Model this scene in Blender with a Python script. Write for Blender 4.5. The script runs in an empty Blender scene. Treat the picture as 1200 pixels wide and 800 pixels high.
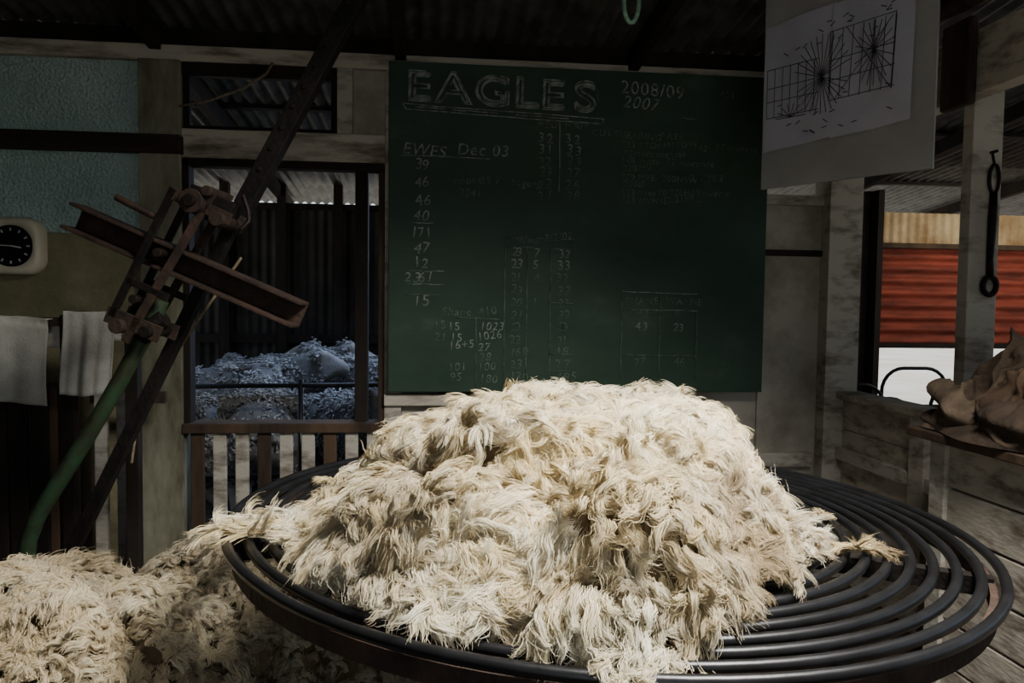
import bpy, bmesh, math, random
import numpy as np
from mathutils import Vector, Matrix
rng=np.random.default_rng(7); random.seed(7)
D=bpy.data; C=bpy.context
def link(o,parent=None):
    C.scene.collection.objects.link(o)
    if parent is not None: o.parent=parent
    return o
# ------------------------------------------------------------ materials
def mat(name,c1,c2=None,scale=6,rough=.8,metal=0,bump=.15,bscale=None,stretch=(1,1,1),lo=.35,hi=.65,c3=None,spec=.3,det=8):
    m=D.materials.new(name); m.use_nodes=True; nt=m.node_tree; N=nt.nodes; L=nt.links
    b=N['Principled BSDF']; b.inputs['Roughness'].default_value=rough; b.inputs['Metallic'].default_value=metal
    b.inputs['Specular IOR Level'].default_value=spec
    tc=N.new('ShaderNodeTexCoord'); mp=N.new('ShaderNodeMapping'); mp.inputs['Scale'].default_value=stretch
    L.new(tc.outputs['Object'],mp.inputs['Vector'])
    nz=N.new('ShaderNodeTexNoise'); nz.inputs['Scale'].default_value=scale; nz.inputs['Detail'].default_value=det; nz.inputs['Roughness'].default_value=.65
    L.new(mp.outputs[0],nz.inputs['Vector'])
    cr=N.new('ShaderNodeValToRGB'); L.new(nz.outputs['Fac'],cr.inputs[0])
    c2=c2 or tuple(x*.7 for x in c1)
    e=cr.color_ramp.elements; e[0].position=lo; e[0].color=(*c2,1); e[1].position=hi; e[1].color=(*c1,1)
    if c3:
        k=e.new(hi+.12); k.color=(*c3,1)
    L.new(cr.outputs[0],b.inputs['Base Color'])
    if bump:
        n2=N.new('ShaderNodeTexNoise'); n2.inputs['Scale'].default_value=bscale or scale*5; n2.inputs['Detail'].default_value=6
        L.new(mp.outputs[0],n2.inputs['Vector'])
        bp=N.new('ShaderNodeBump'); bp.inputs['Strength'].default_value=bump; bp.inputs['Distance'].default_value=.01
        L.new(n2.outputs['Fac'],bp.inputs['Height']); L.new(bp.outputs[0],b.inputs['Normal'])
    return m
M={}
M['white']=mat('old_white_paint',(.46,.42,.35),(.13,.10,.07),5,.75,stretch=(1,1,2.5),bump=.3,lo=.32,hi=.52)
M['whiteh']=mat('old_white_paint_rail',(.50,.45,.36),(.14,.105,.07),5,.75,stretch=(.6,1,3),bump=.3,lo=.34,hi=.54)
M['panel']=mat('grey_panel_paint',(.40,.365,.30),(.18,.15,.11),3,.85,bump=.1,lo=.3,hi=.6)
M['postgreen']=mat('weathered_post',(.32,.31,.22),(.10,.09,.055),6,.85,stretch=(1,1,.3),bump=.3)
M['wood']=mat('old_timber',(.10,.062,.036),(.03,.02,.013),5,.85,stretch=(1,1,.2),bump=.5)
M['woodh']=mat('old_timber_beam',(.06,.04,.025),(.02,.014,.01),5,.85,stretch=(.2,1,1),bump=.5)
M['darkwood']=mat('dark_timber',(.028,.02,.015),(.010,.007,.005),6,.85,stretch=(1,1,.3),bump=.3)
M['tin']=mat('galvanised_tin',(.14,.136,.128),(.05,.048,.046),3,.6,.2,bump=.05,stretch=(2,2,.4))
M['tindark']=mat('tarnished_tin',(.055,.048,.042),(.02,.017,.015),3,.7,.3,bump=.05)
M['tinred']=mat('red_oxide_tin',(.40,.075,.04),(.11,.026,.016),5,.7,.1,bump=.05,stretch=(.4,1,2))
M['tinsun']=mat('tin_sunlit_tint',(.70,.55,.32),(.38,.24,.11),4,.7,.1,bump=.05)  # yellow sunlight on the tin is put into its base colour
M['floor']=mat('floor_boards',(.07,.052,.035),(.025,.018,.013),3,.8,stretch=(.4,4,1),bump=.4)
M['board']=mat('chalkboard_green',(.036,.066,.042),(.020,.044,.027),2.2,.6,bump=.03,stretch=(1,1,1.6),lo=.3,hi=.6,c3=(.072,.098,.074),spec=.25)
M['chalk']=mat('chalk',(.36,.38,.33),(.06,.09,.062),26,.95,bump=0,lo=.38,hi=.62)
M['chalkdim']=mat('chalk_faint',(.19,.22,.17),(.04,.072,.048),22,.95,bump=0,lo=.40,hi=.64)
M['black']=mat('black_pipe',(.010,.010,.011),(.005,.005,.005),12,.36,.1,bump=.03,spec=.4)
M['rust']=mat('rusty_steel',(.065,.038,.026),(.022,.015,.012),14,.75,.3,bump=.4)
M['rustdk']=mat('dark_rusty_steel',(.016,.012,.010),(.008,.006,.005),14,.6,.4,bump=.3)
M['green']=mat('green_pipe_paint',(.028,.065,.032),(.03,.022,.012),12,.5,.2,bump=.2)
M['iron']=mat('black_iron',(.03,.02,.016),(.01,.008,.007),20,.6,.6,bump=.3)
M['paper']=mat('drawing_paper',(.40,.40,.45),(.33,.33,.38),3,.9,bump=.05)
M['ink']=mat('ink',(.03,.03,.035),(.02,.02,.02),9,.9,bump=0)
M['hang']=mat('white_sheet_board',(.31,.31,.30),(.23,.22,.21),2,.8,bump=.03)
M['cloth']=mat('white_cloth',(.58,.56,.49),(.38,.35,.29),5,.95,bump=.3,bscale=120)
M['rag']=mat('brown_rag',(.13,.08,.048),(.04,.026,.018),9,.95,bump=.6,bscale=40)
M['rag2']=mat('grey_rag',(.19,.135,.09),(.06,.04,.028),9,.95,bump=.6,bscale=40)
M['sack']=mat('sacking',(.08,.055,.036),(.03,.02,.015),10,.95,bump=.6,bscale=60)
M['rope']=mat('green_rope',(.22,.38,.27),(.10,.18,.12),60,.9,bump=.5)
M['twine']=mat('twine',(.25,.2,.12),(.12,.09,.05),60,.9,bump=.3)
M['clockcase']=mat('clock_case',(.66,.60,.45),(.54,.48,.35),5,.4,bump=0)
M['clockface']=mat('clock_face',(.012,.012,.014),(.008,.008,.009),5,.3,bump=0)
M['clockmark']=mat('clock_marks',(.6,.6,.55),(.5,.5,.45),5,.5,bump=0)
M['ground']=mat('dry_ground',(.66,.62,.52),(.5,.45,.34),.6,.95,bump=.1)
M['face']=mat('sheep_face',(.26,.245,.23),(.15,.14,.13),12,.9,bump=.3)
M['hoof']=mat('hoof',(.02,.018,.015),None,12,.6)
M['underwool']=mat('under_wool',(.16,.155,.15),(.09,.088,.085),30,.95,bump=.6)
def clothnet():
    m=mat('green_shade_sheet',(.50,.58,.53),(.31,.40,.35),2.4,.6,bump=0,lo=.3,hi=.65,c3=(.74,.79,.74)); N=m.node_tree.nodes;L=m.node_tree.links
    b=N['Principled BSDF']; tc=[n for n in N if n.type=='TEX_COORD'][0]
    br=N.new('ShaderNodeTexVoronoi'); br.inputs['Scale'].default_value=70; L.new(tc.outputs['Object'],br.inputs['Vector'])
    nz=N.new('ShaderNodeTexNoise'); nz.inputs['Scale'].default_value=7; L.new(tc.outputs['Object'],nz.inputs['Vector'])
    ad=N.new('ShaderNodeMath'); ad.operation='MULTIPLY_ADD'; ad.inputs[1].default_value=3; L.new(nz.outputs['Fac'],ad.inputs[0]); L.new(br.outputs['Distance'],ad.inputs[2])
    bp=N.new('ShaderNodeBump'); bp.inputs['Strength'].default_value=.8; bp.inputs['Distance'].default_value=.02
    L.new(ad.outputs[0],bp.inputs['Height']); L.new(bp.outputs[0],b.inputs['Normal'])
    mx=N.new('ShaderNodeMixShader'); tr=N.new('ShaderNodeBsdfTranslucent'); tr.inputs[0].default_value=(.75,.88,.8,1)
    mx.inputs[0].default_value=.25; out=N['Material Output']
    L.new(b.outputs[0],mx.inputs[1]); L.new(tr.outputs[0],mx.inputs[2]); L.new(mx.outputs[0],out.inputs[0])
    return m
M['shade']=clothnet()
M['shade2']=mat('yellowed_sheet',(.28,.25,.14),(.14,.125,.07),4,.7,bump=.3,bscale=60)
def woolmat(name,hair=False):
    m=D.materials.new(name); m.use_nodes=True; nt=m.node_tree; N=nt.nodes; L=nt.links; b=N['Principled BSDF']
    b.inputs['Roughness'].default_value=.62; b.inputs['Specular IOR Level'].default_value=.25
    at=N.new('ShaderNodeAttribute'); at.attribute_name='Col'
    if not hair:
        uv=N.new('ShaderNodeUVMap'); mp=N.new('ShaderNodeMapping'); mp.inputs['Scale'].default_value=(18,2.2,1)
        L.new(uv.outputs[0],mp.inputs[0]); nz=N.new('ShaderNodeTexNoise'); nz.inputs['Scale'].default_value=1; nz.inputs['Detail'].default_value=5
        L.new(mp.outputs[0],nz.inputs['Vector'])
        mr=N.new('ShaderNodeMapRange'); mr.inputs[1].default_value=.3; mr.inputs[2].default_value=.7; mr.inputs[3].default_value=.66; mr.inputs[4].default_value=1.06
        L.new(nz.outputs['Fac'],mr.inputs[0])
        vm=N.new('ShaderNodeVectorMath'); vm.operation='SCALE'; L.new(at.outputs['Color'],vm.inputs[0]); L.new(mr.outputs[0],vm.inputs['Scale'])
        L.new(vm.outputs[0],b.inputs['Base Color'])
        bp=N.new('ShaderNodeBump'); bp.inputs['Strength'].default_value=1; bp.inputs['Distance'].default_value=.005
        L.new(nz.outputs['Fac'],bp.inputs['Height']); L.new(bp.outputs[0],b.inputs['Normal'])
    else:
        L.new(at.outputs['Color'],b.inputs['Base Color'])
    out=N['Material Output']; mx=N.new('ShaderNodeMixShader'); tr=N.new('ShaderNodeBsdfTranslucent'); mx.inputs[0].default_value=.2
    L.new(at.outputs['Color'],tr.inputs[0]); L.new(b.outputs[0],mx.inputs[1]); L.new(tr.outputs[0],mx.inputs[2]); L.new(mx.outputs[0],out.inputs[0])
    return m
M['wool']=woolmat('wool_locks'); M['woolhair']=woolmat('wool_fibres',hair=True)

# ------------------------------------------------------------ mesh builder
class B:
    def __init__(s): s.bm=bmesh.new(); s.mats=[]
    def mi(s,m):
        if m not in s.mats: s.mats.append(m)
        return s.mats.index(m)
    def box(s,x0,x1,y0,y1,z0,z1,m,mx=None):
        k=s.mi(m); vs=[]
        for x in(x0,x1):
            for y in(y0,y1):
                for z in(z0,z1):
                    v=Vector((x,y,z)); v=mx@v if mx else v
                    vs.append(s.bm.verts.new(v))
        for f in((0,1,3,2),(4,6,7,5),(0,4,5,1),(2,3,7,6),(0,2,6,4),(1,5,7,3)):
            s.bm.faces.new([vs[i] for i in f]).material_index=k
    def bar(s,p0,p1,w,t,m,up=(0,1,0)):
        p0=Vector(p0);p1=Vector(p1);d=(p1-p0);L=d.length;d.normalize();u=Vector(up);sd=d.cross(u).normalized();u=sd.cross(d).normalized()
        mx=Matrix((( d.x,sd.x,u.x,p0.x),(d.y,sd.y,u.y,p0.y),(d.z,sd.z,u.z,p0.z),(0,0,0,1)))
        s.box(0,L,-w/2,w/2,-t/2,t/2,m,mx)
    def sweep(s,pts,r,m,n=10,cyc=False,cap=True):
        k=s.mi(m); P=[Vector(p) for p in pts]; K=len(P)
        if not hasattr(r,'__len__'): r=[r]*K
        T=[]
        for i in range(K):
            a=P[i-1] if (i>0 or cyc) else P[i]; b=P[(i+1)%K] if (i<K-1 or cyc) else P[i]
            T.append((b-a).normalized())
        ref=Vector((0,0,1)) if abs(T[0].z)<.9 else Vector((1,0,0))
        u=T[0].cross(ref).normalized(); rings=[]
        for i in range(K):
            u=(u-T[i]*u.dot(T[i])).normalized(); w=T[i].cross(u)
            rings.append([s.bm.verts.new(P[i]+(u*math.cos(2*math.pi*j/n)+w*math.sin(2*math.pi*j/n))*r[i]) for j in range(n)])
        R=K if cyc else K-1
        for i in range(R):
            a=rings[i];b=rings[(i+1)%K]
            for j in range(n):
                f=s.bm.faces.new((a[j],a[(j+1)%n],b[(j+1)%n],b[j])); f.material_index=k; f.smooth=True
        if cap and not cyc:
            for q in (rings[0],rings[-1]):
                f=s.bm.faces.new(q); f.material_index=k
    def cyl(s,p0,p1,r,m,n=20): s.sweep([p0,p1],r,m,n)
    def corr(s,o,along,across,la,lw,m,pitch=.076,amp=.009,nrm=None,seg=6):
        k=s.mi(m); o=Vector(o);a=Vector(along).normalized();c=Vector(across).normalized();nn=Vector(nrm) if nrm else a.cross(c).normalized()
        n=int(lw/pitch*seg); prev=None
        for i in range(n+1):
            w=lw*i/n; off=nn*amp*math.sin(2*math.pi*w/pitch)
            v=[s.bm.verts.new(o+c*w+off+a*(la*j/4)) for j in range(5)]
            if prev:
                for j in range(4):
                    f=s.bm.faces.new((prev[j],v[j],v[j+1],prev[j+1])); f.material_index=k; f.smooth=True
            prev=v
    def done(s,name,bevel=0,parent=None,loc=None,rot=None):
        bmesh.ops.recalc_face_normals(s.bm,faces=s.bm.faces[:])
        me=D.meshes.new(name); s.bm.to_mesh(me); s.bm.free()
        for m in s.mats: me.materials.append(M[m])
        o=D.objects.new(name,me); link(o,parent)
        if loc: o.location=loc
        if rot: o.rotation_euler=rot
        if bevel:
            b=o.modifiers.new('bevel','BEVEL'); b.width=bevel; b.segments=2; b.limit_method='ANGLE'
        return o
W=3.65
# ------------------------------------------------------------ room shell
b=B()
y=-2.0
while y<6.9:
    b.box(-2.7,6.4,y,y+.135,-.04,0,'floor'); y+=.142
b.done('floor',.003)
b=B(); b.box(-40,60,-10,80,-.14,-.05,'ground'); b.done('ground')
def roofz(y): return 2.58+.10*(W-y)
b=B()
dv=Vector((0,1,-.10)).normalized()
b.corr((-2.8,-2.2,roofz(-2.2)),dv,(1,0,0),9.4,9.3,'tin',amp=.012)
for xx in (-1.24,-.15,.95,2.05,3.3,4.6):
    b.bar((xx,-2.1,roofz(-2.1)-.07),(xx,7,roofz(7)-.07),.05,.09,'darkwood',up=(0,0,1))
for yy in (-1,.2,1.4,2.45,4.6,5.8):
    b.box(-2.7,6.4,yy,yy+.06,roofz(yy)-.035,roofz(yy)-.012,'darkwood')
b.done('ceiling')
b=B()
b.box(-2.7,2.1,W,W+.09,2.42,2.49,'whiteh')
b.box(-2.7,2.1,W+.02,W+.07,2.49,2.57,'darkwood')
b.box(-1.31,-1.13,W-.02,W+.1,0,2.42,'postgreen')
b.box(-1.13,-.22,W-.005,W+.08,1.99,2.12,'whiteh')
b.box(-.44,-.37,W,W+.08,2.12,2.42,'white')
b.box(-.37,-.2,W+.02,W+.06,2.12,2.42,'panel')
b.box(-.22,-.14,W+.0,W+.09,0,2.42,'white')
b.box(-.14,1.62,W+.03,W+.08,.0,2.42,'panel')
b.box(-.22,.6,W-.02,W+.03,.86,.915,'whiteh')
b.box(-.22,1.9,W-.015,W+.03,.55,.62,'white')
b.box(1.62,1.93,W+.02,W+.06,0,1.88,'panel')
b.box(1.6,1.93,W+.0,W+.04,1.60,1.63,'darkwood')
b.box(1.6,1.95,W+.0,W+.05,1.85,1.90,'white')
b.box(1.93,2.10,W-.06,W+.1,0,2.42,'white')
b.box(-1.13,-.2,W-.03,W+.10,.735,.78,'wood')
b.box(-1.13,-.2,W-.0,W+.06,.10,.17,'white')
for i,x in enumerate(np.linspace(-1.10,-.30,9)):
    b.box(x,x+.06,W-.01,W+.012,.0,.735,'white' if i%3 else 'wood')
b.box(-2.7,-1.31,W+.03,W+.05,1.64,2.42,'shade')
b.box(-2.7,-1.31,W+.03,W+.06,.0,1.64,'shade2')
b.box(-2.7,-1.12,W-.06,W+.0,2.0,2.08,'woodh')
b.done('wall_back',.004)
b=B()
b.box(-.36,-.30,W+.03,W+.09,.78,1.99,'darkwood')
b.box(-1.13,-1.10,W,W+.08,.78,1.99,'darkwood')
b.box(-1.13,-.22,W,W+.08,1.955,1.99,'darkwood')
b.box(-.25,-.22,W+.01,W+.08,.78,1.955,'wood')
b.done('window_1',.003)
b=B()
b.box(-1.13,-.44,W+.01,W+.05,2.36,2.42,'darkwood'); b.box(-1.13,-.44,W+.02,W+.05,2.12,2.14,'darkwood')
b.box(-1.13,-1.10,W+.02,W+.05,2.14,2.36,'darkwood'); b.box(-.47,-.44,W+.02,W+.05,2.14,2.36,'darkwood')
b.done('window_2',.002)
b=B()
b.corr((-2.7,6.5,0),(0,0,1),(1,0,0),2.13,4.9,'tindark'); b.box(-2.7,2.2,6.45,6.49,2.09,2.14,'darkwood'); b.box(-2.7,2.2,6.45,6.49,1.0,1.07,'darkwood')
for x in np.arange(-2.6,2.2,.45): b.box(x,x+.07,6.42,6.49,0,2.3,'darkwood')
b.done('wall_pen')
b=B()
b.corr((-2.75,-2,0),(0,0,1),(0,1,0),2.9,5.6,'tindark'); 
for y in np.arange(-1.9,3.6,.9): b.box(-2.72,-2.64,y,y+.08,0,2.9,'darkwood')
b.done('wall_left')
b=B()
b.corr((-2.7,-2.05,0),(0,0,1),(1,0,0),2.9,2.0,'tindark'); b.corr((1.3,-2.05,0),(0,0,1),(1,0,0),2.9,5.0,'tindark'); b.corr((-.7,-2.05,2.2),(0,0,1),(1,0,0),.7,2.0,'tindark')
b.done('wall_front')
b=B()
for i in range(6):
    z=i*.15; b.box(2.03,2.06,-2,W,z,z+.145,'whiteh')
b.box(1.99,2.12,-2,W,.90,.935,'whiteh')
for y in (.2,1.4,2.95): b.box(2.06,2.12,y,y+.08,0,.9,'wood')
b.box(1.995,2.03,2.45,W-.06,.60,.66,'white'); b.box(1.99,2.03,2.9,3.0,.0,.9,'white')
b.box(1.98,2.06,-2,W,2.14,2.37,'whiteh')
b.box(2.075,2.20,2.80,2.86,.935,2.37,'white')
wr=b.done('wall_right',.004)
b=B(); b.sweep([(1.94,3.3,2.45),(1.92,2.9,2.48),(1.91,2.6,2.45),(1.93,2.2,2.49),(1.91,1.7,2.47)],[.03,.035,.03,.035,.03],'wood',8)
b.done('timber_pole',parent=wr)
b=B(); b.box(1.94,1.98,2.66,2.82,2.10,2.42,'wood'); o=b.done('timber_block',.012,parent=wr)
b=B()
for i in range(6):
    z=i*.15; b.box(1.74,1.77,.6,2.47,z,z+.142,'whiteh'); b.box(1.77,1.98,2.44,2.47,z,z+.142,'whiteh')
b.box(1.725,1.77,2.40,2.48,0,.9,'white'); b.box(1.725,1.74,1.5,1.58,0,.9,'white')
b.box(1.67,1.985,.6,2.54,.905,.935,'wood')
b.done('plank_bench',.004)

b=B()
b.corr((3.2,6.0,0),(0,0,1),(1,0,0),2.3,.42,'tindark')
b.corr((3.62,6.0,1.05),(1,0,0),(0,0,1),2.7,.80,'tinred',pitch=.10,amp=.022)
b.box(3.6,6.4,5.93,6.0,1.84,1.88,'wood'); b.corr((3.6,6.05,1.88),(0,0,1),(1,0,0),.26,2.7,'tinsun')
b.box(3.58,3.63,5.9,6.0,0,2.3,'darkwood'); b.box(3.6,6.4,5.95,6.0,1.02,1.06,'darkwood')
b.done('wall_yard')
b=B()
def arch(x0,x1,y,h,r=.05):
    return [(x0,y,0)]+[(x0,y,h-r*3)]+[(x0+r*3*(1-math.cos(a)),y,h-r*3+r*3*math.sin(a)) for a in np.linspace(.2,math.pi/2,6)]+[(x1-r*3*(1-math.sin(a)),y,h-r*3+r*3*math.cos(a)) for a in np.linspace(0,math.pi/2-.2,6)]+[(x1,y,h-r*3),(x1,y,0)]
for x0,dx,dz in ((2.60,.34,-.10),(2.74,.34,-.18),(2.98,.46,0),(3.26,.46,-.1),(3.76,.46,0),(4.22,.46,0)):
    b.sweep(arch(x0,x0+dx,4.8+dz,.95+dz),.012,'black',8)
    for z in (.3,.5,.7): b.cyl((x0,4.8+dz,z),(x0+dx,4.8+dz,z),.008,'black',8)
b.done('yard_rail')

# ------------------------------------------------------------ chalkboard
cb=B(); cb.box(-.20,1.61,W-.055,W-.015,.93,2.445,'board'); chalk=cb.done('chalkboard',.003)
BU=.00416
def bp(u,v): return (-.20+u*BU, W-.0565, 2.44-v*.00403)
def text(s,u,v,h,m='chalkdim',outline=False,sx=1,name='chalk_writing'):
    c=D.curves.new(name,'FONT'); c.body=s; c.size=h*(.0057 if outline else .0053); c.space_character=1.12; c.shear=random.uniform(-.05,.25) if not outline else 0
    if outline: c.fill_mode='NONE'; c.bevel_depth=.0036; c.bevel_resolution=1
    c.materials.append(M[m]); o=D.objects.new(name,c); link(o,chalk); o.location=bp(u+random.uniform(-1.5,1.5)*(not outline),v+random.uniform(-1,1)*(not outline)); o.rotation_euler=(math.pi/2,random.uniform(-.12,.08) if not outline else .02,0); o.scale=(sx,1,1)
    return o
for i,(ch,u,v,h) in enumerate([('E',17,42,35),('A',50,43,36),('G',92,44,35),('L',136,45,36),('E',166,46,35),('S',204,47,36)]):
    text(ch,u,v,h,'chalk',True,1.22)
    text(ch,u+2.2,v-2.2,h*.86,'chalk',True,1.22)
def strokes(lst,m,r=.0022,name='chalk_lines'):
    b=B()
    for (u0,v0,u1,v1) in lst:
        n=6; P=[]
        for i in range(n+1):
            t=i/n; p=bp(u0+(u1-u0)*t+random.uniform(-.5,.5),v0+(v1-v0)*t+random.uniform(-.5,.5)); P.append(p)
        b.sweep(P,r,m,5)
    return b.done(name,parent=chalk)
strokes([(15,46,240,55),(18,52,238,61),(15,46,18,52),(240,55,238,61),(28,49,60,50),(70,51,120,53),(140,54,200,56)],'chalk',.0028)
strokes([(14,104,112,105),(22,235,62,235),(22,250,62,250),(190,60,190,140),(25,180,50,180),(265,255,354,257),(265,276,354,277)],'chalk',.0019)
strokes([(130,195,208,195),(130,195,130,370),(155,205,155,370),(182,205,182,370),(208,195,208,210),(130,205,208,207),
 (265,255,265,360),(310,257,310,360),(354,257,354,360),(265,330,354,331),
 (75,288,125,290),(98,288,98,370),(160,62,225,62),(232,20,232,60),(20,262,60,262),(180,270,208,270),(180,330,208,330),(182,350,208,350),(330,50,350,52)],'chalkdim',.0022)
def num(s,u,v,h,m):
    for k,ch in enumerate(s): text(ch,u+k*h*.66,v,h*random.uniform(.9,1.1),m)
for s,u,v,h in [('EWES',15,101,14),('Dec 03',75,101,14),('39',28,120,13),('46',28,139,13),('46',28,160,13),('40',28,177,13),('171',24,196,13),('47',28,214,13),('12',28,231,13),('2361',18,247,12),('15',28,275,13)]:
    num(s,u,v,h,'chalk') if s.isdigit() else text(s,u,v,h,'chalk')
for i,(a,c) in enumerate([('32','32'),('31','33'),('32','23'),('23','27'),('22','26'),('21','28')]):
    num(a,166,84+i*13.3,12,'chalk' if i<2 else 'chalkdim'); num(c,198,84+i*13.3,12,'chalk' if i<2 else 'chalkdim')
text('RED',165,68,9); text('MAN',196,68,9); text('2008/09',260,24,16,'chalk'); text('2007',260,39,15,'chalk'); text('451',375,24,9)
for i,s_ in enumerate(['smoke','29 7','bagers']): text(s_,70+i*32,135,9)
text('2341',78,147,9,'chalkdim'); text('CUT',228,75,8.5); text('SHEARING',252,75,8.5); text('RATE',306,75,8.5)
for i,s in enumerate(['383 STORM · STDW 142 - 67 morose','93 mornans mvse','148 mots - 12 moroose','228 MV','279 MVE - 200NSW 2 - 20.2','2008 5','123 mvse  SB 22LH 19 mverse','155 MVNSE 12,2150 m']):
    u=262
    for wd in s.split(): text(wd,u,87+i*9.2,8); u+=len(wd)*5.0+4
text('Wing 3/2/02',142,203,9,'chalkdim')
for i in range(11):
    a=[('23','7','32'),('23','5','33'),('21','4','32'),('23','','32'),('20','1','23'),('21','','32'),('20','','30'),('22','','31'),('160','','18'),('23','','27'),('130','','195')][i]
    for s,u in zip(a,(136,162,190)): num(s,u,216+i*14.5,11,'chalk' if i<2 else 'chalkdim')
text('Shane',60,286,10); text('410',100,286,10)
for i,(a,c,d) in enumerate([('15','15','1023'),('21','15','1026'),('','16+5','27'),('','','28'),('','101','100'),('','95','180')]):
    text(a,50,302+i*12,10,'chalkdim'); text(c,68,302+i*12,10,'chalk' if i<3 else 'chalkdim'); text(d,101,303+i*12,10,'chalk' if i<3 else 'chalkdim')
text('SHANE',270,270,9); text('WAYNE',316,270,9); text('44',282,285,10); text('8',328,285,10); num('43',282,301,10,'chalk'); num('23',325,301,10,'chalk'); num('77',280,344,11,'chalkdim'); num('46',328,344,11,'chalkdim')

pb=B(); pb.box(0,.634,0,.012,1.80,2.72,'hang')
hb=pb.done('hanging_sign_board',.002,loc=(1.262,2.88,0),rot=(0,0,math.radians(-57.7)))
for sx0,sx1,zo,yo in ((.012,.292,0,0),(.284,.565,.012,-.003)):
    me=bmesh.new(); nx,nz_=16,24; g=[[me.verts.new((sx0+(sx1-sx0)*i/nx,yo-.005-.005*(1+math.sin(i*.5+j*.15)),1.935+zo+.47*j/nz_+.02*i/nx)) for j in range(nz_+1)] for i in range(nx+1)]
    for i in range(nx):
        for j in range(nz_):
            f=me.faces.new((g[i][j],g[i+1][j],g[i+1][j+1],g[i][j+1])); f.smooth=True
    pm=D.meshes.new('drawing_sheet'); me.to_mesh(pm); pm.materials.append(M['paper']); link(D.objects.new('drawing_sheet',pm),hb)
db=B()
def ln(a,c,r=.0011): db.sweep([(a[0],-.0205,a[1]),(c[0],-.0205,c[1])],r,'ink',4)
z0,z1=2.06,2.28
for k in range(7): x=.28+k*.037; ln((x,z0+.02),(x+.01,z1+.04))
for z in (2.08,2.15,2.22,2.32): ln((.28,z),(.51,z+.008))
ln((.28,2.08),(.28,2.32)); ln((.50,2.09),(.51,2.33)); ln((.30,2.08),(.50,2.32)); ln((.50,2.08),(.34,2.32))
for a in np.linspace(-1.3,1.3,13): ln((.25,2.17),(.25+.11*math.sin(a),2.17+.15*math.cos(a))); ln((.25,2.17),(.25+.10*math.sin(a),2.17-.13*math.cos(a)))
for a in np.linspace(-1.3,1.3,9): ln((.44,2.22),(.44+.07*math.sin(a),2.22+.1*math.cos(a))); ln((.44,2.22),(.44+.07*math.sin(a),2.22-.12*math.cos(a)))
for k in range(7): x=.03+k*.032; ln((x,2.06),(x,2.24))
for z in (2.06,2.12,2.17,2.24): ln((.03,z),(.24,z))
for k in range(34):
    x=random.uniform(.03,.5);z=random.choice([1.99,2.02,2.04,2.34,2.36,2.27,2.29,2.1]); ln((x,z),(x+.018,z+random.uniform(-.014,.014)),.0014)
for a in np.linspace(0,3.1,8): ln((.13,2.05),(.13+.06*math.cos(a),2.05+.05*math.sin(a)))
db.done('drawing_lines',parent=hb)

# ------------------------------------------------------------ clock
b=B()
cx,cy,cz=-1.85,W-.0,1.575
def rrect(w,r,y,n=8):
    P=[]
    for (sx,sz,a0) in((1,1,0),(-1,1,90),(-1,-1,180),(1,-1,270)):
        for i in range(n+1):
            a=math.radians(a0+90*i/n); P.append((cx+sx*(w-r)+r*math.cos(a),y,cz+sz*(w-r)+r*math.sin(a)))
    return P
k=b.mi('clockcase'); rings=[[b.bm.verts.new(p) for p in rrect(w,r,y)] for w,r,y in((.125,.07,W+.03),(.125,.07,W-.03),(.115,.075,W-.045),(.098,.090,W-.045),(.092,.088,W-.030))]
for a,c in zip(rings,rings[1:]):
    for j in range(len(a)): f=b.bm.faces.new((a[j],a[(j+1)%len(a)],c[(j+1)%len(a)],c[j])); f.material_index=k; f.smooth=True
f=b.bm.faces.new(rings[-1]); f.material_index=b.mi('clockface')
for i in range(12):
    a=i*math.pi/6; b.bar((cx+.066*math.sin(a),W-.032,cz+.066*math.cos(a)),(cx+.079*math.sin(a),W-.032,cz+.079*math.cos(a)),.006,.002,'clockmark')
for a,l,w in((math.radians(100),.045,.006),(math.radians(272),.065,.004)):
    b.bar((cx,W-.035,cz),(cx+l*math.sin(a),W-.035,cz+l*math.cos(a)),w,.002,'clockmark')
b.done('wall_clock')

# ------------------------------------------------------------ cloths and rack (left)
b=B()
b.box(-2.15,-1.22,3.24,3.28,1.235,1.27,'woodh')
for x in (-2.12,-1.50,-1.25): b.box(x,x+.05,3.285,3.33,0,1.28,'darkwood')
for x in (-1.42,-1.33): b.box(x,x+.05,3.40,3.43,0,.95,'white')
b.box(-1.45,-1.14,3.43,3.46,.9,.95,'wood')
b.box(-2.15,-1.52,3.30,3.5,.0,.98,'wood'); 
for i in range(7): b.box(-2.1+i*.08,-2.03+i*.08,3.283,3.30,.05,.93,'darkwood')
rack=b.done('timber_rack',.003)
def drape(name,x0,x1,zt,zb,y,m,seed):
    r=random.Random(seed); bm=bmesh.new(); nx,nz=48,34; g=[]
    ph=[r.uniform(0,6) for _ in range(4)]
    for i in range(nx+1):
        col=[]
        for j in range(nz+1):
            u=i/nx; v=j/nz
            s=v*(zt-zb+.12)-.12
            fold=.012*math.sin(u*9+ph[0])+.007*math.sin(u*21+ph[1]+v)
            if s<0: zz=zt+s; yy=y+.062+fold*.4*(-s)*8
            else: yy=y-.014+fold*min(1,s*6); zz=zt-s
            if abs(s)<.03: zz=zt
            zz-= .012*math.sin(u*3+ph[2])*v+ .02*u*(seed%2)
            col.append(bm.verts.new((x0+(x1-x0)*u+.01*math.sin(v*4+ph[3]),yy,zz)))
        g.append(col)
    for i in range(nx):
        for j in range(nz): f=bm.faces.new((g[i][j],g[i+1][j],g[i+1][j+1],g[i][j+1])); f.smooth=True
    me=D.meshes.new(name); bm.to_mesh(me); me.materials.append(M[m]); o=link(D.objects.new(name,me)); sm=o.modifiers.new('s','SOLIDIFY'); sm.thickness=.004
drape('towel',-1.95,-1.51,1.285,.95,3.225,'cloth',1)
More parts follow.
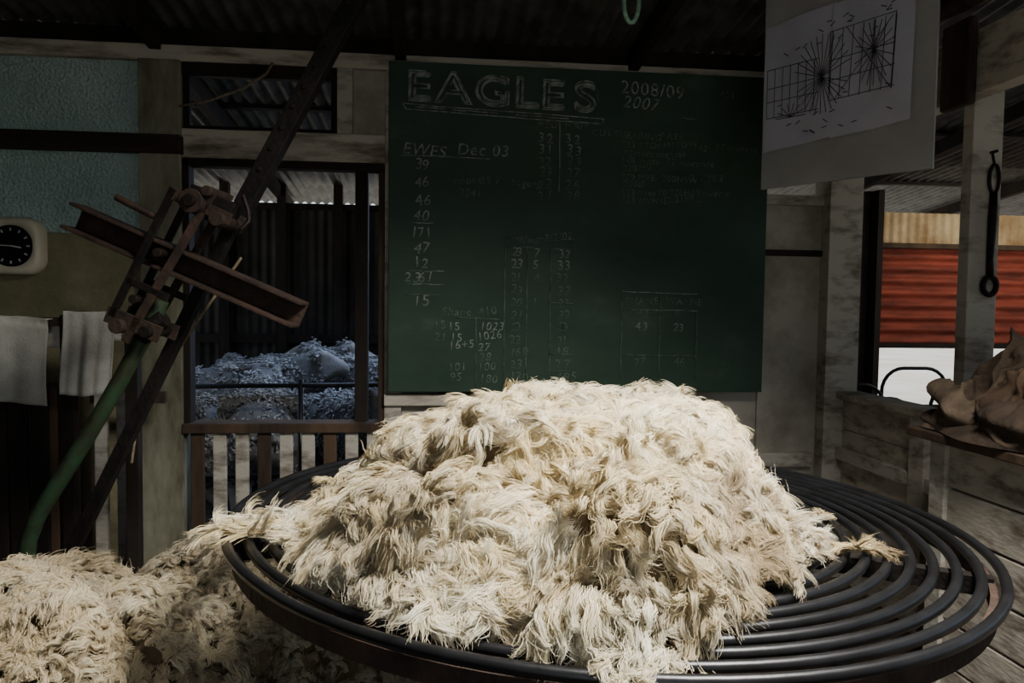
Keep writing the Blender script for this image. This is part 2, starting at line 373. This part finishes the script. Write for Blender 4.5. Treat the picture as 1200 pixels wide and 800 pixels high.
drape('towel',-1.46,-1.27,1.295,.97,3.225,'cloth',2)

# ------------------------------------------------------------ wool press lever mechanism
b=B()
def q(px,py,y=0): return ((px-240)*.00267,y,1.35-(py+4-355)*.00267)
b.bar(q(428,-30,.05),q(265,268,.05),.055,.05,'rustdk')
b.bar(q(268,250,.08),q(60,668,.08),.038,.04,'rustdk'); b.bar(q(60,668,.08),q(-42,858,.08),.038,.04,'rustdk')
for k_ in range(9): 
    p=q(302+k_*13,198-k_*24,.018); b.cyl(p,(p[0],p[1]+.02,p[2]),.007,'iron',8)
A=Vector(q(96,258)); E=Vector(q(356,368))
dd=(E-A).normalized(); upv=Vector((-dd.z,0,dd.x)); 
b.bar(A,E,.075,.012,'rust'); 
b.bar(A+upv*.037+Vector((0,-.04,0)),E+upv*.037+Vector((0,-.04,0)),.010,.09,'rust'); b.bar(A-upv*.037+Vector((0,-.04,0)),E-upv*.037+Vector((0,-.04,0)),.010,.09,'rust')
for yy in (-.10,.02):
    b.bar(q(268,228,yy),q(165,400,yy),.026,.010,'rust'); b.bar(q(222,228,yy),q(150,372,yy),.024,.010,'rustdk')
    b.bar(q(215,232,yy),q(285,262,yy),.035,.010,'rust'); b.bar(q(145,368,yy),q(205,392,yy),.05,.010,'rust')
    b.bar(q(168,330,yy),q(215,350,yy),.022,.010,'rustdk')
b.bar(q(232,235,-.04),q(280,258,-.04),.08,.08,'rustdk')
def disc(px,py,r,y0,y1,m): p=q(px,py,y0); b.cyl(p,(p[0],y1,p[2]),r,m,20)
disc(245,243,.036,-.135,.06,'rust'); disc(245,243,.018,-.15,-.13,'iron'); disc(272,262,.022,-.13,.06,'rust'); disc(262,232,.016,-.13,.03,'rust')
disc(160,382,.022,-.13,.04,'rust'); disc(192,388,.018,-.13,.04,'rustdk'); disc(178,352,.014,-.12,.03,'iron'); disc(205,300,.014,-.12,.03,'iron')
b.sweep([q(155,238,-.09),q(175,248,-.09),q(205,262,-.09)],.011,'rust',8)
b.sweep([q(292,232,-.05),q(298,250,-.05),q(300,262,-.06),q(292,272,-.07)],.007,'iron',6)
b.sweep([q(196,352,-.04),q(185,378,-.04),q(150,442,-.04),q(110,510,-.04),q(75,565,-.04),q(50,605,-.04),q(38,635,-.04),q(34,670,-.04),q(33,760,-.04),q(33,854,-.04)],.025,'green',14)
b.sweep([q(200,372,-.04),q(182,382,-.04),q(172,398,-.04)],.03,'rustdk',12)
b.bar(q(-42,855,.02),q(90,855,.02),.05,.35,'rustdk')
b.sweep([q(270,300,.1),q(150,470,.12),q(135,520,.12),q(130,555,.12)],.005,'twine',6)
px_,py_=(-360*.00267, 2.4)
wx=px_*.9945+py_*.1045; wy=-px_*.1045+py_*.9945
b.done('wool_press',.002,loc=(wx,wy,0),rot=(0,0,math.radians(-6)))

# ------------------------------------------------------------ wool table
TX,TY,TZ=.38,1.72,.872
tb=B()
def ring(R,z,n=96): return [(R*math.cos(2*math.pi*i/n),R*math.sin(2*math.pi*i/n),z) for i in range(n)]
R=.80
while R>.12:
    tb.sweep(ring(R,0),.0100,'black',10,cyc=True); R-=.0385
n=96; kk=tb.mi('rust')
pr=[(.775,-.05),(.79,-.05),(.79,-.018),(.775,-.018)]
rr=[[tb.bm.verts.new((r*math.cos(2*math.pi*i/n),r*math.sin(2*math.pi*i/n),z)) for r,z in pr] for i in range(n)]
for i in range(n):
    for j in range(4):
        f=tb.bm.faces.new((rr[i][j],rr[(i+1)%n][j],rr[(i+1)%n][(j+1)%4],rr[i][(j+1)%4])); f.material_index=kk
for i in range(8):
    a=i*math.pi/4+.25; c_,s_=math.cos(a),math.sin(a); tb.bar((.05*c_,.05*s_,-.028),(.785*c_,.785*s_,-.028),.03,.035,'rustdk',up=(0,0,1))
tb.cyl((0,0,-.86),(0,0,-.02),.035,'rustdk'); tb.cyl((0,0,-.06),(0,0,-.015),.11,'rustdk',28)
for i in range(4):
    a=i*math.pi/2+.5; tb.bar((0,0,-.84),(.42*math.cos(a),.42*math.sin(a),-.84),.05,.05,'rustdk',up=(0,0,1)); tb.bar((.0,0,-.35),(.36*math.cos(a),.36*math.sin(a),-.84),.03,.03,'rustdk')
tb.done('wool_table',loc=(TX,TY,TZ),rot=(0,math.radians(1.3),0))

# ------------------------------------------------------------ wool generator
def nrmz(v): return v/np.maximum(np.linalg.norm(v,axis=-1,keepdims=True),1e-9)
def snoise(p,f,seed):
    r=np.random.default_rng(seed); out=0
    for o in range(4):
        d=nrmz(r.normal(size=3)); out=out+np.sin((p@d)*f*(1+.35*o)+r.uniform(0,6.28)+1.3*np.sin((p@nrmz(r.normal(size=3)))*f*.8+r.uniform(0,6)))
    return out/2.6
def wool(name,P,Nn,Dr,L,R,Col,seed,parent=None,F=14,hair_r=.00045,K=9,loc=None,rot=None,lift=.55,grav=.35,curl=1.6,rootcol=(.50,.36,.18),flat=.6,extra=None,blunt=.45,core=.75,fuzz=.5):
    r=np.random.default_rng(seed); N=len(P); s=np.linspace(0,1,K)
    side=nrmz(np.cross(Dr,Nn)); cu=r.normal(0,curl,N); cv=r.normal(0,curl*.6,N)
    lf=lift*r.uniform(.4,1.7,N)
    path=np.zeros((N,K,3)); pos=P-Nn*R[:,None]*.8; path[:,0]=pos
    T=np.zeros((N,K,3))
    up=np.array([0,0,1.])
    for i in range(K):
        si=s[i]
        t=Dr*np.cos(cu*si**1.5)[:,None]+side*np.sin(cu*si**1.5)[:,None]
        t=t+Nn*(lf*(1-1.4*si)+.35*np.sin(cv*si*1.5))[:,None]-up*grav*si
        t=nrmz(t); T[:,i]=t
        if i<K-1: path[:,i+1]=path[:,i]+t*(L/(K-1))[:,None]
    sd=nrmz(np.cross(T,Nn[:,None,:]+1e-3)); uu=np.cross(sd,T)
    ph=r.uniform(0,6.28,N); fr=r.uniform(8,16,N)
    crimp=np.sin(s[None]*fr[:,None]+ph[:,None])*(R[:,None]*.25)
    path=path+sd*crimp[...,None]
    rad=np.interp(s,[0,.2,.55,.85,1],[.8,1.05,.95,blunt,.08])
    S=6; ang=np.arange(S)*2*np.pi/S
    rr=R[:,None]*rad[None]*core
    V=path[:,:,None,:]+ (sd[:,:,None,:]*np.cos(ang)[None,None,:,None] + uu[:,:,None,:]*np.sin(ang)[None,None,:,None]*flat)*rr[:,:,None,None]
    V=V.reshape(-1,3)
    i0=np.arange(N)[:,None,None]*K*S; k0=np.arange(K-1)[None,:,None]*S; j=np.arange(S)[None,None,:]; j2=(j+1)%S
    a=i0+k0+j; bq=i0+k0+j2; c=bq+S; d=a+S
    F4=np.stack([a,bq,c,d],-1).reshape(-1,4)
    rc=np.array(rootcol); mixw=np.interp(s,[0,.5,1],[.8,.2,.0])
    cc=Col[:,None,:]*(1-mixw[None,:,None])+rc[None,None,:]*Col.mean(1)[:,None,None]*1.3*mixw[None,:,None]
    VC=np.repeat(cc[:,:,None,:],S,2).reshape(-1,3)
    uvu=np.broadcast_to((j/S),(N,K-1,S)); uoff=r.uniform(0,50,N)[:,None,None]
    vv=np.broadcast_to(np.arange(K-1)[None,:,None]/(K-1),(N,K-1,S))
    uu0=uvu+uoff; uu1=uu0+1/S; v1=vv+1/(K-1)
    UV=np.stack([np.stack([uu0,vv],-1),np.stack([uu1,vv],-1),np.stack([uu1,v1],-1),np.stack([uu0,v1],-1)],3).reshape(-1,2)
    if extra is not None:
        bv,bf,bc=extra; o0=len(V); V=np.vstack([V,bv]); F4=np.vstack([F4,bf+o0]); VC=np.vstack([VC,bc]); ue=bv[bf.reshape(-1)][:,:2]*8; UV=np.vstack([UV,ue])
    me=D.meshes.new(name); me.vertices.add(len(V)); me.vertices.foreach_set('co',V.astype(np.float32).ravel())
    me.loops.add(len(F4)*4); me.loops.foreach_set('vertex_index',F4.astype(np.int32).ravel())
    me.polygons.add(len(F4)); me.polygons.foreach_set('loop_start',np.arange(len(F4),dtype=np.int32)*4)
    try: me.polygons.foreach_set('loop_total',np.full(len(F4),4,dtype=np.int32))
    except Exception: pass
    me.polygons.foreach_set('use_smooth',np.ones(len(F4),dtype=bool))
    me.update(calc_edges=True)
    ca=me.color_attributes.new('Col','FLOAT_COLOR','POINT'); ca.data.foreach_set('color',np.hstack([VC,np.ones((len(VC),1))]).astype(np.float32).ravel())
    ul=me.uv_layers.new(name='UVMap'); ul.data.foreach_set('uv',UV.astype(np.float32).ravel())
    me.materials.append(M['wool'])
    ob=D.objects.new(name,me); link(ob,parent)
    if loc: ob.location=loc
    if rot: ob.rotation_euler=rot
    if F:
        a_=r.uniform(0,6.28,(N,F)); q_=np.sqrt(r.uniform(.1,1,(N,F)))*1.25
        spread=np.interp(s,[0,.5,1],[1.0,1.1,1.0])
        lm=r.uniform(.8,1.15,(N,F))
        ox=(q_*np.cos(a_))[:,:,None]*spread*R[:,None,None]; oy=(q_*np.sin(a_))[:,:,None]*spread*R[:,None,None]*.85
        clump=np.interp(s,[0,.6,1],[1,.92,.55])
        ox=ox*clump; oy=oy*clump
        wob=r.normal(0,1,(N,F,3))[:,:,None,:]*(s**1.6)[None,None,:,None]*R[:,None,None,None]*fuzz
        fc=np.sin(s[None,None,:]*r.uniform(10,22,(N,F))[...,None]+r.uniform(0,6.28,(N,F))[...,None])*R[:,None,None]*.12
        stray=(r.uniform(0,1,(N,F))<.04)[:,:,None,None]
        wob=np.where(stray,wob*2.8,wob)
        base=path[:,None,0:1,:]
        H=base+(path[:,None]-base)*lm[:,:,None,None]+sd[:,None]*(ox+fc)[...,None]+uu[:,None]*oy[...,None]+wob
        H=H.reshape(-1,3)
        hc=D.hair_curves.new(name+'_fibres'); hc.add_curves([K]*(N*F))
        hc.attributes['position'].data.foreach_set('vector',H.astype(np.float32).ravel())
        ra=hc.attributes.get('radius') or hc.attributes.new('radius','FLOAT','POINT')
        ra.data.foreach_set('value',np.tile(np.interp(s,[0,.7,1],[hair_r,hair_r,hair_r*.3]),N*F).astype(np.float32))
        col=np.repeat(Col*1.02,F,0)*r.uniform(.8,1.1,(N*F,1))
        c2=hc.attributes.new('Col','FLOAT_COLOR','CURVE'); c2.data.foreach_set('color',np.hstack([np.clip(col,0,.95),np.ones((N*F,1))]).astype(np.float32).ravel())
        hc.materials.append(M['woolhair']); ho=D.objects.new('fibres',hc); link(ho,ob)
    return ob
def mound(name,outline,prof,loc,rotz,NL,NC,seed,H=1.0,lump=.025,Lr=(.045,.085),Rr=(.006,.0115),pal=None,feature=None,F=14,hr=.00045,cl=.02,curl=1.5,lift=.55,blunt=.5,core=.75,fuzz=.5):
    r=np.random.default_rng(seed)
    oa=np.array([o[0] for o in outline]); orr=np.array([o[1] for o in outline])
    oa=np.concatenate([oa-360,oa,oa+360]); orr=np.tile(orr,3)
    pr=np.array(prof)
    def lumps(p):
        return (np.abs(snoise(p,9,seed+1))**.7-.75)*1.1
    def f(th,rho):
        ro=np.interp(np.degrees(th)%360,oa,orr)
        x=rho*ro*np.cos(th); y=rho*ro*np.sin(th); z=np.interp(rho,pr[:,0],pr[:,1])*H
        p=np.stack([x,y,z],-1)
        e=np.clip(rho*6,0,1)*np.clip((1.05-rho)*4,0,1)
        nn=lumps(p)*lump+snoise(p,25,seed+2)*lump*.4
        p=p+np.stack([nn*np.cos(th)*.8*e,nn*np.sin(th)*.8*e,nn*np.clip((1.02-rho)*4,0.05,1)*np.clip(.35+rho*1.2,0,1)],-1)
        if feature: p=feature(p,th,rho)
        return p
    def full(th,rho):
        p=f(th,rho); e=2e-3
        a=f(th+e,rho)-p; b_=f(th,rho+e)-p
        n=nrmz(np.cross(b_,a)); n=np.where(n[...,2:3]<-.3,-n,n); return p,n,nrmz(a),nrmz(b_)
    nt,nr=160,50
    TH,RH=np.meshgrid(np.arange(nt)*2*np.pi/nt,np.linspace(.001,.93,nr),indexing='ij')
    bv=f(TH.ravel(),RH.ravel()); bv[:,2]=np.maximum(bv[:,2]-.016,.0)
    idx=np.arange(nt*nr).reshape(nt,nr); a=idx[:,:-1];b_=np.roll(idx,-1,0)[:,:-1];c=np.roll(idx,-1,0)[:,1:];d=idx[:,1:]
    bf=np.stack([a,d,c,b_],-1).reshape(-1,4)
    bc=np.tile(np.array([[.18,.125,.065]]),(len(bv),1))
    cth=r.uniform(0,2*np.pi,NC); crh=np.sqrt(r.uniform(0,1,NC)); cp,cn,ct,cr=full(cth,crh)
    ca=snoise(cp,7,seed+5)*1.8+r.normal(0,1.0,NC)
    cd=cr*np.cos(ca)[:,None]+ct*np.sin(ca)[:,None]
    cb=r.normal(0,1,NC)
    th=r.uniform(0,2*np.pi,NL); rh=np.sqrt(r.uniform(0,1,NL)); k8=NL//8; rh[:k8]=r.uniform(.86,1,k8); p,n,t1,t2=full(th,rh)
    near=np.empty(NL,int); dist=np.empty(NL)
    for i in range(0,NL,500):
        dd=np.linalg.norm(p[i:i+500,None]-cp[None],axis=2); near[i:i+500]=dd.argmin(1); dist[i:i+500]=dd.min(1)
    clr=np.median(dist)*2.0
    p=p+n*(cl*(1-(dist/clr)**2)).clip(-.012,cl)[:,None]
    d=cd[near]*1.0+t1*r.normal(0,.36,NL)[:,None]+t2*r.normal(0,.36,NL)[:,None]+t2*(np.clip((rh-.65)*2.2,0,1)*np.clip(-np.sin(th)*2,0,1))[:,None]*.9
    d=nrmz(d-n*(d*n).sum(1,keepdims=True))
    L=r.uniform(*Lr,NL)*r.uniform(.7,1.2,NC)[near]; R=r.uniform(*Rr,NL)
    w=1/(1+np.exp(-(cb[near]*.9+snoise(p,9,seed+8)*1.2+r.normal(0,.9,NL))))
    A,Bc,Cc=[np.array(x) for x in pal]
    col=A*w[:,None]+Bc*(1-w[:,None])
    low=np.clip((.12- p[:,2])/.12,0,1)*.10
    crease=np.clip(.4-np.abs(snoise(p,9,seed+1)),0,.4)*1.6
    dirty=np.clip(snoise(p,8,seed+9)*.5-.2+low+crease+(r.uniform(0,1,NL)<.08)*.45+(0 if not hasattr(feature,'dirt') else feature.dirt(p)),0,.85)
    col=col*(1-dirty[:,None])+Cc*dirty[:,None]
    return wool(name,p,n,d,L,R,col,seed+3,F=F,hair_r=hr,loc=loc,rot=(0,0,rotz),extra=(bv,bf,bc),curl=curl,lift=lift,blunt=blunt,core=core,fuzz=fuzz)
outl=[(0,.435),(20,.44),(45,.45),(90,.46),(135,.46),(180,.49),(208,.52),(225,.55),(243,.575),(253,.58),(264,.58),(270,.64),(276,.70),(282,.66),(290,.57),(298,.54),(312,.49),(330,.455)]
def feat(p,th,rho):
    g=np.exp(-(((p[...,0]-.04)/.10)**2+((p[...,1]+.40)/.075)**2))
    p=p.copy(); p[...,2]-=.06*g; p[...,1]+=.03*g
    lx=np.clip((-p[...,0]-.14)/.35,0,1); p[...,2]*=(1-.34*lx)
    c0=np.exp(-(((p[...,0]-.06)/.16)**2+((p[...,1]+.0)/.25)**2)); p[...,2]+=.012*c0
    t=np.exp(-(((np.degrees(th)-277)/9)**2))*np.clip((rho-.78)/.22,0,1)
    p[...,2]-=.05*t; 
    p[...,2]+=.03*np.exp(-(((p[...,0]-.12)/.10)**2+((p[...,1]+.52)/.1)**2))
    return p
feat.dirt=lambda p:.8*np.exp(-(((p[...,0]-.05)/.13)**2+((p[...,1]+.41)/.085)**2))+.35*np.exp(-(((p[...,0]-.2)/.12)**2+((p[...,1]+.3)/.1)**2))
pal1=((.90,.85,.69),(.82,.67,.39),(.29,.205,.11))
FX,FY,FZ=.2687,1.6007,.888
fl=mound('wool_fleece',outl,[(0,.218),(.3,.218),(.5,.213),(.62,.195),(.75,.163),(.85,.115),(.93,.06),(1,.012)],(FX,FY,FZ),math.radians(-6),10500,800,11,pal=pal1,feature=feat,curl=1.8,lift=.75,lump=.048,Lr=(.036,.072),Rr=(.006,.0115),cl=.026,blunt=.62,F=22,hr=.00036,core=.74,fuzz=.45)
pal2=((.86,.79,.60),(.72,.58,.36),(.26,.19,.11))
def camxy(x,d): return (x*.9945+d*.1045,-x*.1045+d*.9945)
x,y=camxy(-1.04,1.62)
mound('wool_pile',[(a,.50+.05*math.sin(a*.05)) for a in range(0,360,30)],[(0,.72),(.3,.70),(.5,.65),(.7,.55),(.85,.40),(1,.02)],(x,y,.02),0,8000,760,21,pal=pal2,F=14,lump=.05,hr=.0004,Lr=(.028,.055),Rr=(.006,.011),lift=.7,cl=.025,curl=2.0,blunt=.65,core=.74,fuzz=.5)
x,y=camxy(-.72,2.15)
mound('wool_pile',[(a,.46+.04*math.sin(a*.07)) for a in range(0,360,30)],[(0,.68),(.3,.65),(.5,.60),(.7,.50),(.85,.35),(1,.02)],(x,y,.02),0,7000,660,31,pal=((.60,.54,.40),(.48,.39,.25),(.19,.14,.08)),F=9,lump=.05,hr=.00045,Lr=(.028,.055),Rr=(.006,.011),lift=.7,cl=.025,curl=2.0,blunt=.65,core=.75,fuzz=.5)
def scrap(cx,cy,z,r0,n,seed,pal,elong=(1,1),ang=0,L=(.03,.07),par=None,name='wool_scrap',curl=1.6):
    r=np.random.default_rng(seed); a=r.uniform(0,6.28,n); q_=np.sqrt(r.uniform(0,1,n))*r0
    x=q_*np.cos(a)*elong[0]; y=q_*np.sin(a)*elong[1]; X=x*math.cos(ang)-y*math.sin(ang); Y=x*math.sin(ang)+y*math.cos(ang)
    p=np.stack([X,Y,np.full(n,.008)+r.uniform(0,.25*r0,n)],-1); nn=nrmz(np.stack([X*2,Y*2,np.full(n,.12)],-1))
    d=nrmz(np.stack([np.cos(a+r.normal(0,.6,n)+ang)*elong[0],np.sin(a+r.normal(0,.6,n)+ang)*elong[1],r.normal(0,.2,n)],-1))
    w=r.uniform(0,1,(n,1)); col=np.array(pal[0])*w+np.array(pal[1])*(1-w)
    loc=(cx,cy,z)
    if par is not None:
        v=Matrix.Rotation(math.radians(6),4,'Z')@Vector((cx-FX,cy-FY,z-FZ)); loc=tuple(v)
    return wool(name,p,nn,d,r.uniform(*L,n),r.uniform(.003,.007,n),col,seed,F=14,hair_r=.00036,loc=loc,lift=.2,grav=.1,parent=par,curl=curl,core=.7,fuzz=.6)
x,y=camxy(-.42,1.50); scrap(x,y,TZ+.022,.085,150,41,pal1,(1.9,.55),.30,(.04,.09),fl,'tail',2.4)
x,y=camxy(-.33,1.46); scrap(x,y,TZ+.022,.09,150,47,pal1,(1.2,.9),.2,(.03,.06),fl,'tail_root',2.4)
x,y=camxy(.51,1.52); scrap(x,y,TZ+.015,.11,330,43,(pal1[0],(.45,.34,.2)),(.8,1.2),0,(.035,.07),fl,'tuft',2.2)
x,y=camxy(.49,1.50); scrap(x,y,TZ+.05,.08,220,48,(pal1[0],(.45,.34,.2)),(.7,1.2),0,(.035,.07),fl,'tuft_top',2.2)
x,y=camxy(.66,1.48); scrap(x,y,TZ+.004,.035,30,42,(pal1[1],pal1[2]),(1.6,.5),-.3)
x,y=camxy(.70,1.72); scrap(x,y,TZ+.0,.02,10,44,(pal1[1],pal1[2]),(1,1),-.3,(.015,.03))
x,y=camxy(-.46,1.92); scrap(x,y,TZ+.022,.02,12,45,(pal1[1],pal1[1]),(1,1),0,(.015,.03))

# ------------------------------------------------------------ rags on bench
heapE=D.objects.new('rag_heap',None); link(heapE)
def heap(name,cx,cy,z,rx,ry,h,m,seed,ridge=26):
    bm=bmesh.new(); nx=90; g=[]
    for i in range(nx+1):
        row=[]
        for j in range(nx+1):
            u=(i/nx-.5)*2; v=(j/nx-.5)*2; rr=math.hypot(u,v); k=1 if rr<1e-6 else max(abs(u),abs(v))/rr
            uu_,vv_=u*k,v*k; r2=min(1,math.hypot(uu_,vv_))
            P=np.array([[uu_*rx*1.6,vv_*ry*1.6,seed*.1]])
            nn=float(snoise(P,ridge,seed)[0]); rid=1-abs(nn); n3=1-abs(float(snoise(P,ridge*2.2,seed+4)[0]))
            hh=h*max(0,1-r2**3.5)**.5*(.7+.45*float(snoise(P,9,seed+1)[0])*.5)+ ((rid-.5)*.05+(n3-.5)*.03)*min(1,(1-r2)*3)
            tw=1+.18*math.sin(hh*50+3*math.atan2(v,u))
            row.append(bm.verts.new((uu_*rx*tw*(1+.1*math.sin(5*math.atan2(v,u)+seed)),vv_*ry*tw*(1+.1*math.cos(4*math.atan2(v,u)+seed)),max(hh,.002))))
        g.append(row)
    for i in range(nx):
        for j in range(nx): f=bm.faces.new((g[i][j],g[i+1][j],g[i+1][j+1],g[i][j+1])); f.smooth=True
    me=D.meshes.new(name); bm.to_mesh(me); me.materials.append(M[m]); o=link(D.objects.new(name,me),heapE); o.location=(cx,cy,z); return o
heap('crumpled_rag',1.84,2.37,.938,.15,.16,.36,'rag2',3,20)
heap('sack',1.79,2.12,.938,.13,.38,.15,'sack',5)
heap('brown_rag',1.83,2.13,.938,.14,.18,.33,'rag',8,20)
heap('old_rag',1.86,1.78,.938,.12,.2,.24,'rag2',12,20)
b=B()
b.sweep([(1.70+.025*math.sin(t*1.1),2.40-t*.07,.970+.02*math.sin(t*2.3)) for t in np.linspace(0,9,40)],.011,'rag2',8)
b.done('rag_strip',parent=heapE)

b=B()
hx=2.15;hy=2.775
b.cyl((hx,hy-.01,1.955),(hx,hy+.03,1.955),.006,'iron',8)
b.sweep([(hx,hy,1.90),(hx-.01,hy,1.94),(hx,hy+.015,1.955)],.005,'iron',8)
b.sweep([(hx+.02*math.sin(a),hy,1.85+.055*math.cos(a)) for a in np.linspace(0,6.28,20)[:-1]],.007,'iron',8,cyc=True)
b.sweep([(hx,hy,1.80),(hx,hy,1.70),(hx,hy+.005,1.55),(hx,hy,1.47)],[.014,.017,.013,.015],'iron',10)
b.sweep([(hx+.028*math.sin(a),hy,1.44+.035*math.cos(a)) for a in np.linspace(0,6.28,20)[:-1]],.011,'iron',8,cyc=True)
b.done('iron_hook')
b=B()
rx,ry=camxy(.36,2.45); 
pts=[(rx+.004*math.sin(z*60),ry,z) for z in np.linspace(roofz(ry)-.03,2.36,14)]
b.sweep(pts,.006,'rope',8)
b.sweep([(rx+.024*math.sin(a),ry,2.295+.065*math.cos(a)) for a in np.linspace(0,6.28,30)[:-1]],.007,'rope',8,cyc=True)
b.sweep([(rx+.0,ry,2.37),(rx+.05,ry,2.40),(rx+.09,ry+.01,2.37)],.005,'rope',8)
b.done('rope_loop')
b=B(); b.sweep([(-1.13,W-.03,2.21),(-1.0,W-.03,2.24),(-.85,W-.03,2.30),(-.75,W-.03,2.37),(-.72,W-.03,2.42)],.006,'twine',6); b.done('twine_string')

# ------------------------------------------------------------ pen gate + sheep
b=B()
for z in (.45,.68,.91): b.cyl((-1.6,3.98,z),(.6,3.98,z+.02),.012,'black',10)
for x in (-1.58,-.66,.55): b.cyl((x,3.98,0),(x,3.98,.95),.014,'black',10)
b.done('pen_gate')
def sheepmesh():
    pts=[];rad=[];ed=[]
    def v(p,r,par=None):
        pts.append(p);rad.append(r)
        if par is not None: ed.append((par,len(pts)-1))
        return len(pts)-1
    mid=v((-.1,0,.60),.22); ru=v((-.40,0,.61),.175,mid); v((-.54,0,.60),.07,ru); ch=v((.22,0,.61),.20,mid); nk=v((.42,0,.76),.125,ch); hd=v((.55,0,.87),.088,nk); mz=v((.66,0,.82),.062,hd); v((.74,0,.775),.045,mz)
    for s in(1,-1):
        h=v((-.36,.11*s,.45),.10,ru); k=v((-.31,.12*s,.37),.07,h); ho=v((-.46,.12*s,.24),.034,k); v((-.43,.12*s,.03),.030,ho)
        h=v((.24,.10*s,.42),.08,ch); k=v((.25,.11*s,.24),.035,h); v((.25,.11*s,.03),.030,k)
        e=v((.52,.085*s,.915),.028,hd); v((.50,.17*s,.90),.016,e)
    me=D.meshes.new('t'); me.from_pydata(pts,ed,[]); o=D.objects.new('t',me); link(o)
    sk=o.modifiers.new('s','SKIN')
    for i,r in enumerate(rad): me.skin_vertices[0].data[i].radius=(r,r); 
    me.skin_vertices[0].data[0].use_root=True
    ss=o.modifiers.new('u','SUBSURF'); ss.levels=3; ss.render_levels=3
    dg=C.evaluated_depsgraph_get(); m2=D.meshes.new_from_object(o.evaluated_get(dg)); D.objects.remove(o)
    return m2
sm=sheepmesh()
for p in sm.polygons: p.use_smooth=True
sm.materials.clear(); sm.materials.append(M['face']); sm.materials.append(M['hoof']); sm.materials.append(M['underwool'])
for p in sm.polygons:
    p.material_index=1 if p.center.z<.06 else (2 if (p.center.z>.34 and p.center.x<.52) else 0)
P=np.array([p.center[:] for p in sm.polygons]); Nn=np.array([p.normal[:] for p in sm.polygons]); Ar=np.array([p.area for p in sm.polygons])
ok=(P[:,2]>.36)&(P[:,0]<.56); Pi=np.where(ok)[0]; r=np.random.default_rng(5); NS=6500
sel=r.choice(Pi,NS,p=Ar[Pi]/Ar[Pi].sum()); jit=r.normal(0,.010,(NS,3)); Ps=P[sel]+jit; Ns=Nn[sel]
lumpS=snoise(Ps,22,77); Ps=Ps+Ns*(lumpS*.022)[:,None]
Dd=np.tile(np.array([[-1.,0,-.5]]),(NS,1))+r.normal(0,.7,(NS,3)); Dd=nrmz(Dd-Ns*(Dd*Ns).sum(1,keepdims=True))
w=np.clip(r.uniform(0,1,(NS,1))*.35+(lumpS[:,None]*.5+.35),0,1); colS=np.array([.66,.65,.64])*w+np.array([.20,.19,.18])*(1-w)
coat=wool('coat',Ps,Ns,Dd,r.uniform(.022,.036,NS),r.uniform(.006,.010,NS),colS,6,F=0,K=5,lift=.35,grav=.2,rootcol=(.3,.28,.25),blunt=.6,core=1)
coatme=coat.data; D.objects.remove(coat)
eb=B()
for s in(1,-1):
    bm=eb.bm; k=eb.mi('hoof'); res=bmesh.ops.create_uvsphere(bm,u_segments=12,v_segments=8,radius=.014,matrix=Matrix.Translation((.60,.062*s,.875)))
    for vv_ in res['verts']:
        for f in vv_.link_faces: f.material_index=k; f.smooth=True
eyeo=eb.done('eyes'); eyeme=eyeo.data; D.objects.remove(eyeo)
for x,y,a,sc in[(-1.50,4.55,160,.95),(-.98,4.62,100,1.0),(-.50,4.70,-60,.93),(-.02,4.62,75,1.0),(-1.35,5.35,15,1.08),(-.35,5.75,170,1.1),(.48,4.8,100,.97),(-2.1,5.2,80,.96),(-1.2,5.95,0,1.1)]:
    o=link(D.objects.new('sheep',sm)); o.location=(x,y,0); o.rotation_euler=(0,0,math.radians(a)); o.scale=(sc,)*3
    link(D.objects.new('fleece_coat',coatme),o); link(D.objects.new('eyes',eyeme),o)

# ------------------------------------------------------------ lights
def area(name,loc,tgt,size,power,col,sy=None,spread=180):
    l=D.lights.new(name,'AREA'); l.energy=power; l.color=col; l.size=size; l.spread=math.radians(spread)
    if sy: l.shape='RECTANGLE'; l.size_y=sy
    o=link(D.objects.new(name,l)); o.location=loc; o.rotation_euler=(Vector(tgt)-Vector(loc)).to_track_quat('-Z','Y').to_euler()
area('added_key_lamp',(.98,.95,2.74),(.34,1.5,.95),.65,86,(1,.98,.93),spread=100)  # added key lamp over the table; the roof has no skylight opening
area('doorway_light',(.3,-1.9,1.3),(.3,2,1.3),1.8,14,(.95,.97,1),2.0)
area('pen_fill_lamp',(-.6,4.9,2.3),(-.7,4.9,.7),.9,11,(.50,.66,1),spread=120)  # added bluish fill above the sheep, no fixture in the pen
area('pen_rim_fill',(.3,6.2,2.1),(-.8,4.7,.7),.8,18,(.50,.66,1),spread=110)  # added rim lamp behind the sheep to pick out their backs
area('yard_sky_fill',(4.6,5.2,2.25),(4.6,6,1.3),1.6,17,(1,.93,.82))  # added fill to brighten the red tin, standing in for sky light
sun=D.lights.new('sun','SUN'); sun.energy=6; sun.angle=.01; so=link(D.objects.new('sun',sun)); so.rotation_euler=(math.radians(-25),math.radians(20),0)
w=D.worlds.new('world'); C.scene.world=w; w.use_nodes=True; nt=w.node_tree; bg=nt.nodes['Background']
sk=nt.nodes.new('ShaderNodeTexSky'); sk.sky_type='NISHITA'; sk.sun_disc=False; sk.sun_elevation=math.radians(50); nt.links.new(sk.outputs[0],bg.inputs[0]); bg.inputs[1].default_value=.16
cam=D.cameras.new('camera'); cam.lens=27; cam.sensor_width=36; co=link(D.objects.new('camera',cam))
co.matrix_world=Matrix.Translation((0,0,1.35))@Matrix.Rotation(math.radians(-6),4,'Z')@Matrix.Rotation(math.radians(90-2.86),4,'X')@Matrix.Rotation(math.radians(.72),4,'Z')
C.scene.camera=co
